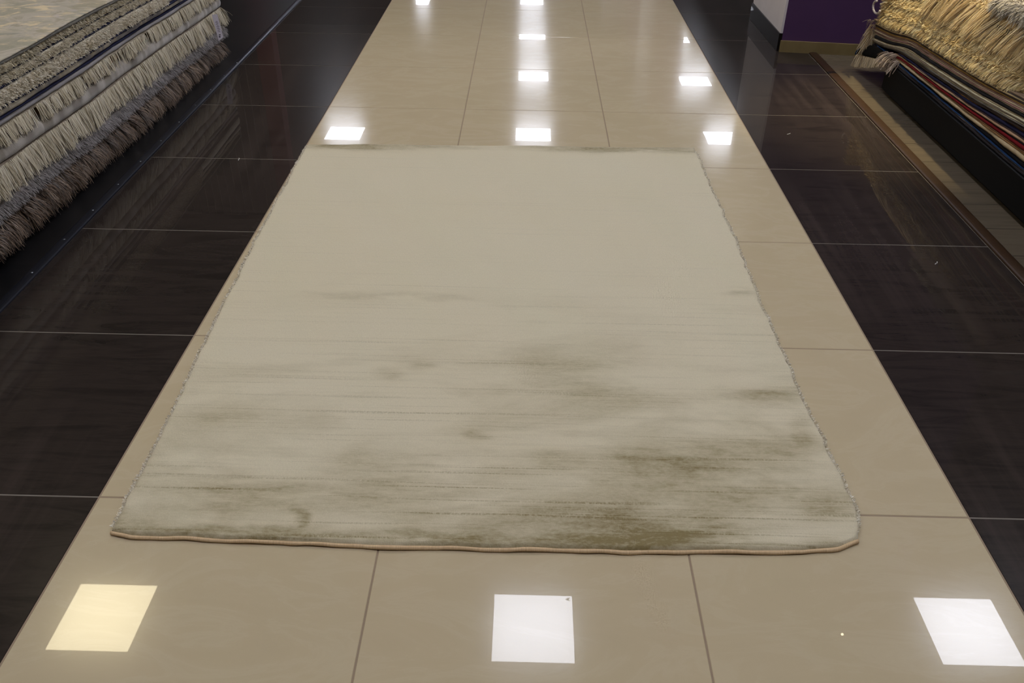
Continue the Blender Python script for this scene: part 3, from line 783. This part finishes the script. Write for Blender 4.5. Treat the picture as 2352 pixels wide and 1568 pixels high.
def end_fringe(t, z, ye, n, L, x0, x1, mat, dz=-.8, dy=.6, w=.0028, dx=-.05):
    x = x0 + (x1-x0)*rng.random(n)**1.6
    k = max(3, n//12); cx = rng.uniform(-.25, .25, k); ci = rng.integers(0, k, n)
    root = np.stack([x, np.full(n, ye-.003), np.full(n, z)+rng.uniform(-.002, .002, n)], -1)
    dv = np.stack([cx[ci]+dx+rng.normal(0, .08, n), dy+rng.normal(0, .15, n), dz+rng.normal(0, .15, n)], -1)
    world_part(strands('fringe', root, dv, L*rng.uniform(.7, 1.15, n), w, mat, None, 4, .4, .6, .06), t)
def group(lst, zlo, zhi, xs, fringes):
    tot = sum(l[2] for l in lst); c = 0
    for i, (lab, rgb, w, ye) in enumerate(lst):
        r = right_rug(lab, rgb, c/tot, (c+w)/tot, ye, zlo, zhi, xs+rng.uniform(-.003, .003)); c += w
        if i in fringes:
            n, L, mat, dz, dy = fringes[i]
            end_fringe(r[0], float(r[2](ye)), ye, n, L, 1.60, 1.95, mat, dz, dy)
        out = r
        yield r
ra = list(group(RA, z_a0, z_a1, .0, {}))
# hanging end of the lowest rug: dark flap with a blue selvedge and a straight fringe
yy = np.linspace(2.735, 3.06, 22)
up = np.interp(yy, [2.735, 2.90, 3.06], [.168, .163, .135]); lo_ = np.interp(yy, [2.735, 2.92, 3.06], [.148, .106, .074])
V = []; F = []
for th in (0, .006):
    for i, y in enumerate(yy):
        for k in range(5):
            q = k/4; V.append((1.612+th-.014*math.sin(q*2.2)-.006*q, y+.045*q*((y-2.735)/.325), up[i]*(1-q)+lo_[i]*q))
n1 = len(yy)*5
for i in range(len(yy)-1):
    for k in range(4):
        a = i*5+k; F += [(a, a+5, a+6, a+1), (n1+a, n1+a+1, n1+a+6, n1+a+5)]
for k in range(4): F += [(k, k+1, n1+k+1, n1+k), ((len(yy)-1)*5+k, n1+(len(yy)-1)*5+k, n1+(len(yy)-1)*5+k+1, (len(yy)-1)*5+k+1)]
for i in range(len(yy)-1): F += [(i*5, n1+i*5, n1+i*5+5, i*5+5), (i*5+4, i*5+9, n1+i*5+9, n1+i*5+4)]
o = mesh_np('hanging_end', V, F, wool('dark_olive_flap', [(14,13,10), (24,21,14), (10,10,10), (20,16,13)], 55), None, True); world_part(o, ra[0][0])
mb = MB(); e = [V[(len(yy)-1)*5+k] for k in range(5)]
for k in range(4): mb.tube(e[k], e[k+1], .0045, n=8)
world_part(mb.build('selvedge', plain('blue_selvedge', (34,70,112), .9, .1), None, True), ra[0][0])
N = 620; q = rng.uniform(0, 1, N); yq = 2.735+.325*q
root = np.stack([np.full(N, 1.597), yq+.045*q, np.interp(yq, yy, lo_)+.002], -1)
dv = np.stack([rng.normal(-.10, .05, N), rng.normal(.02, .05, N)+.12*(q > .93), np.full(N, -1.)], -1)
world_part(strands('fringe', root, dv, rng.uniform(.060, .070, N)*np.interp(q, [0, .5, 1], [.45, .8, .98]), .0026, yarn_mat('straight_sand_fringe', [(184,164,130), (208,188,152), (226,208,174)], .75), None, 4, .0, .7, .03, face=np.array([[-1., 0, .3]])), ra[0][0])
rb = list(group(RB, z_a1, z_bt, .0, {}))
for k, n_, L in ((1, 60, .05), (4, 80, .055), (6, 50, .05)):
    r = rb[k]; ye = RB[k][3]
    # loose cotton tassels folded over the side near the platform corner
    n = n_; y = ye+rng.uniform(-.05, .015, n); root = np.stack([r[1](y)-.001, y, (r[2](y)+r[3](y))/2], -1)
    dv = np.stack([rng.normal(-.5, .2, n), rng.normal(.35, .35, n), rng.normal(-.45, .25, n)], -1)
    world_part(strands('tassel', root, dv, L*rng.uniform(.6, 1.1, n), .0042, m_fp, None, 4, .5, .7, .08), r[0])
rc1 = list(group(RC1, z_bt, z_char, .0, {3: (170, .075, m_fr, -1., .3), 5: (220, .085, m_fr, -1., .35), 6: (200, .08, m_fr, -.9, .45)}))
rc2 = list(group(RC2, z_char, z_top, .003, {1: (220, .07, m_fr, -.9, .5), 3: (240, .07, m_fr, -.8, .6), 5: (160, .07, m_fr, -.9, .6), 7: (160, .06, m_fr, -.8, .7), 9: (120, .05, m_fp, -.2, .8)}))

# cream shaggy rugs folded on top
S0, S1 = 1.53, 2.965
shag_cols = [(184,152,90), (214,184,122), (232,208,148), (244,228,178)]
m_cy = yarn_mat('cream_shag_yarn', shag_cols, .45, .35, .45)
m_cg = wool('cream_shag_ground', [(150,122,76), (180,152,102)], 40)
SH = ['lowest of the folded cream shaggy rugs at right, bright cut pile along its edge',
      'second of the folded cream shaggy rugs at right, counted from below',
      'third of the folded cream shaggy rugs at right, counted from below',
      'uppermost cream shaggy rug at right, just under the long golden fringe']
def near_round(y): # corner toward the camera curves back
    return .16*np.clip((S0+.22-y)/.22, 0, 1)**2.2
TH = .047
for i, lab in enumerate(SH):
    t = thing('shaggy_rug', lab, 'rug', (2.2, 2.3, 0), 'cream shaggy rugs folded on the right stack')
    yy = np.linspace(S0-.03+.03*i, S1+rng.uniform(-.015, .015), 80)
    base = z_top(yy)+.002+i*TH; t.location.z = float(base[40])
    xo = 1.646+.022*i+near_round(yy)
    o, x0 = slab('body', 1, 0, 1.2, yy, base+.0003, base+TH-.0007, m_cg, .002)
    # shift the front to its curved outline
    me = o.data; co = np.zeros(len(me.vertices)*3, dtype=np.float32); me.vertices.foreach_get('co', co); co = co.reshape(len(yy), -1, 3)
    co[:, :, 0] += xo[:, None]; me.vertices.foreach_set('co', co.ravel()); me.update()
    world_part(o, t)
    fx = lambda q, yy=yy, xo=xo: np.interp(q, yy, xo)
    zf = lambda q, i=i: z_top(q)+.002+i*TH+rng.uniform(.014, .034, len(q))
    # combed cut pile on the underside fold, then curlier yarns above it
    fibres_front('pile', t, 1, fx, yy[0], yy[-1], zf, 6500, (-.80, .10, -.50), (.07, .10, .08), (.028, .038), .0040, m_cy, 3, .25, 300, .05, .004)
    zf2 = lambda q, i=i: z_top(q)+.002+i*TH+rng.uniform(.034, TH+.002, len(q))
    fibres_front('curly_pile', t, 1, lambda q, f=fx: f(q)+.004, yy[0], yy[-1], zf2, 4200, (-.7, .05, .0), (.3, .35, .35), (.016, .028), .0044, m_cy, 3, .3, 380, .2, .006)
    # far end pile
    n = 1300; x = 1.63+.4*rng.random(n)**1.5; ye = yy[-1]
    root = np.stack([x, np.full(n, ye), z_top(np.full(n, ye))+.002+i*TH+rng.uniform(.003, TH, n)], -1)
    dv = np.stack([rng.normal(-.4, .3, n), rng.uniform(.4, 1, n), rng.normal(-.3, .3, n)], -1)
    world_part(strands('end_pile', root, dv, rng.uniform(.02, .035, n), .0036, m_cy, None, 3, .3, .4), t)
    # near end pile
    n = 1500; ye = yy[0]; x = fx(np.array([ye]))[0]+.5*rng.random(n)
    root = np.stack([x, np.full(n, ye), z_top(np.full(n, ye))+.002+i*TH+rng.uniform(.003, TH, n)], -1)
    dv = np.stack([rng.normal(-.4, .3, n), rng.uniform(-1, -.3, n), rng.normal(-.3, .3, n)], -1)
    world_part(strands('end_pile', root, dv, rng.uniform(.025, .04, n), .0036, m_cy, None, 3, .3, .4), t)
# golden fringed rug over them
zt4 = lambda y: z_top(y)+.003+4*TH
t = thing('fringed_rug', 'golden cream rug with long straight fringe hanging over the shaggy rugs at right', 'rug', (2.2, 2.3, float(zt4(np.array([2.3]))[0])), None)
yy = np.linspace(1.40, 2.58, 60)
o, x0 = slab('body', 1, 1.715, 2.85, yy, zt4(yy)+.001, zt4(yy)+.018, m_cg, .003); world_part(o, t)
m_gf = yarn_mat('golden_fringe_yarn', [(156,124,72), (192,160,102), (218,190,134), (236,216,168)], .4, .3, .5)
N = 5200; y = rng.uniform(1.40, 2.58, N); cn = 260; cen = np.sort(rng.uniform(1.40, 2.58, cn)); ci = np.abs(y[:, None]-cen).argmin(1)
root = np.stack([np.interp(y, yy, x0)+rng.uniform(-.002, .02, N), y, zt4(y)+rng.uniform(.002, .018, N)], -1)
dv = np.stack([rng.normal(-.52, .10, cn)[ci]+rng.normal(0, .06, N), rng.normal(.06, .16, cn)[ci]+rng.normal(0, .06, N), rng.normal(-.62, .12, cn)[ci]], -1)
world_part(strands('fringe', root, dv, rng.uniform(.085, .125, N), .0026, m_gf, None, 5, .35, .5, .05, None,
        np.clip(rng.uniform(0, 1, cn)[ci]*.5+rng.uniform(0, .5, N), 0, 1), face=np.array([[-1., 0, .5]])), t)
# woven band with black stitches
bnd = plain('woven_cotton_band', (196, 164, 112), .85, .15)
V = []; F = []
for i in range(13):
    y = 1.90+.105*i/12; z = float(zt4(np.array([y]))[0])
    for (dx, dz) in ((-.004, .020), (-.018, .008), (-.029, -.010), (-.038, -.032), (-.034, -.032), (-.024, -.008), (-.012, .006), (0, .016)): V.append((1.713+dx, y, z+dz))
for i in range(12):
    for k in range(8): a = i*8+k; b = i*8+(k+1) % 8; F.append((a, b, b+8, a+8))
F += [tuple(range(7, -1, -1)), tuple(range(96, 104))]
bo = mesh_np('woven_band', V, F, bnd, None, True); world_part(bo, t)
mb = MB()
for i in range(7):
    y = 1.91+.0145*i; z = float(zt4(np.array([y]))[0])-.030
    mb.tube((1.713-.0405, y, z), (1.713-.046, y+rng.uniform(-.004, .004), z-.016), .0017, .001, n=6)
so = mb.build('stitch', plain('black_stitch_thread', (28, 26, 26), .8)); so.parent = bo
n = 500; y = rng.uniform(1.90, 2.005, n)
root = np.stack([np.full(n, 1.676), y, zt4(y)-.031], -1); dv = np.stack([rng.normal(-.3, .04, n), (y-1.95)*2+rng.normal(0, .05, n), np.full(n, -.9)], -1)
fo = strands('fringe', root, dv, rng.uniform(.06, .09, n), .0022, m_gf, None, 4, .2, .6, .04, None, rng.uniform(.45, .9, n), face=np.array([[-1., 0, .5]])); fo.parent = bo
# grey-cream fluffy rug on the very top
t = thing('fluffy_rug', 'grey-cream fluffy rug on the very top of the right stack', 'rug', (2.3, 1.75, float(zt4(np.array([1.75]))[0])+.019), None)
yy = np.linspace(1.35, 2.10, 40); zb5 = lambda y: zt4(y)+.0185
o, x0 = slab('body', 1, 1.700, 2.8, yy, zb5(yy)+.0003, zb5(yy)+.03, wool('grey_cream_ground', [(150,140,126), (176,166,150)], 40), .004); world_part(o, t)
m_gc = yarn_mat('grey_cream_yarn', [(168,158,142), (198,188,170), (220,210,192)], .55, .3)
fibres_front('pile', t, 1, lambda q: np.interp(q, yy, x0), 1.35, 2.10, lambda q: zb5(q)+rng.uniform(0, .034, len(q)), 4200, (-.7, .05, -.3), (.3, .35, .35), (.025, .042), .0036, m_gc, 3, .4, 180, .1, .006)
n = 2600; x = 1.70+.35*rng.random(n); y = rng.uniform(1.35, 2.10, n)
root = np.stack([x, y, zb5(y)+.029], -1); dv = np.stack([rng.normal(-.5, .3, n), rng.normal(.1, .35, n), rng.uniform(.1, .7, n)], -1)
world_part(strands('pile', root, dv, rng.uniform(.02, .04, n), .004, m_gc, None, 3, .4, .4), t)
# knotted loop of fringe at the far end of the thin rugs
mb = MB(); pts = [Vector((1.60, 2.99+.05*math.sin(a), .322+.026*math.cos(a))) for a in np.linspace(.3, 4.6, 14)]
for a, b in zip(pts[:-1], pts[1:]): mb.tube(a, b, .0048, n=8)
world_part(mb.build('fringe_loop', plain('white_cotton_cord', (208, 196, 188), .85, .15), None, True), rc2[9][0])

# small specks of lint on the dark tiles at right
for (x, y, a, lab) in ((1.05, 2.17, .3, 'tiny white lint scrap on the dark tiles between the light strip and the wood trim'),
                       (1.236, 1.08, .8, 'tiny grey lint scrap on the dark tiles close to the wood trim'),
                       (-1.115, 1.79, 1.6, 'tiny white crumb on the dark tiles left of the rug')):
    mb = MB(); c, s_ = math.cos(a), math.sin(a)
    pts = [(x+c*d-s_*w, y+s_*d+c*w, .0015+.002*math.sin(d*300)) for d, w in ((-.008, 0), (-.003, .002), (.002, -.001), (.008, .002))]
    for p0, p1 in zip(pts[:-1], pts[1:]): mb.tube(p0, p1, .0013, n=6)
    tag(mb.build('lint_scrap', plain('white_lint', (200, 196, 190), .9)), lab, 'lint')
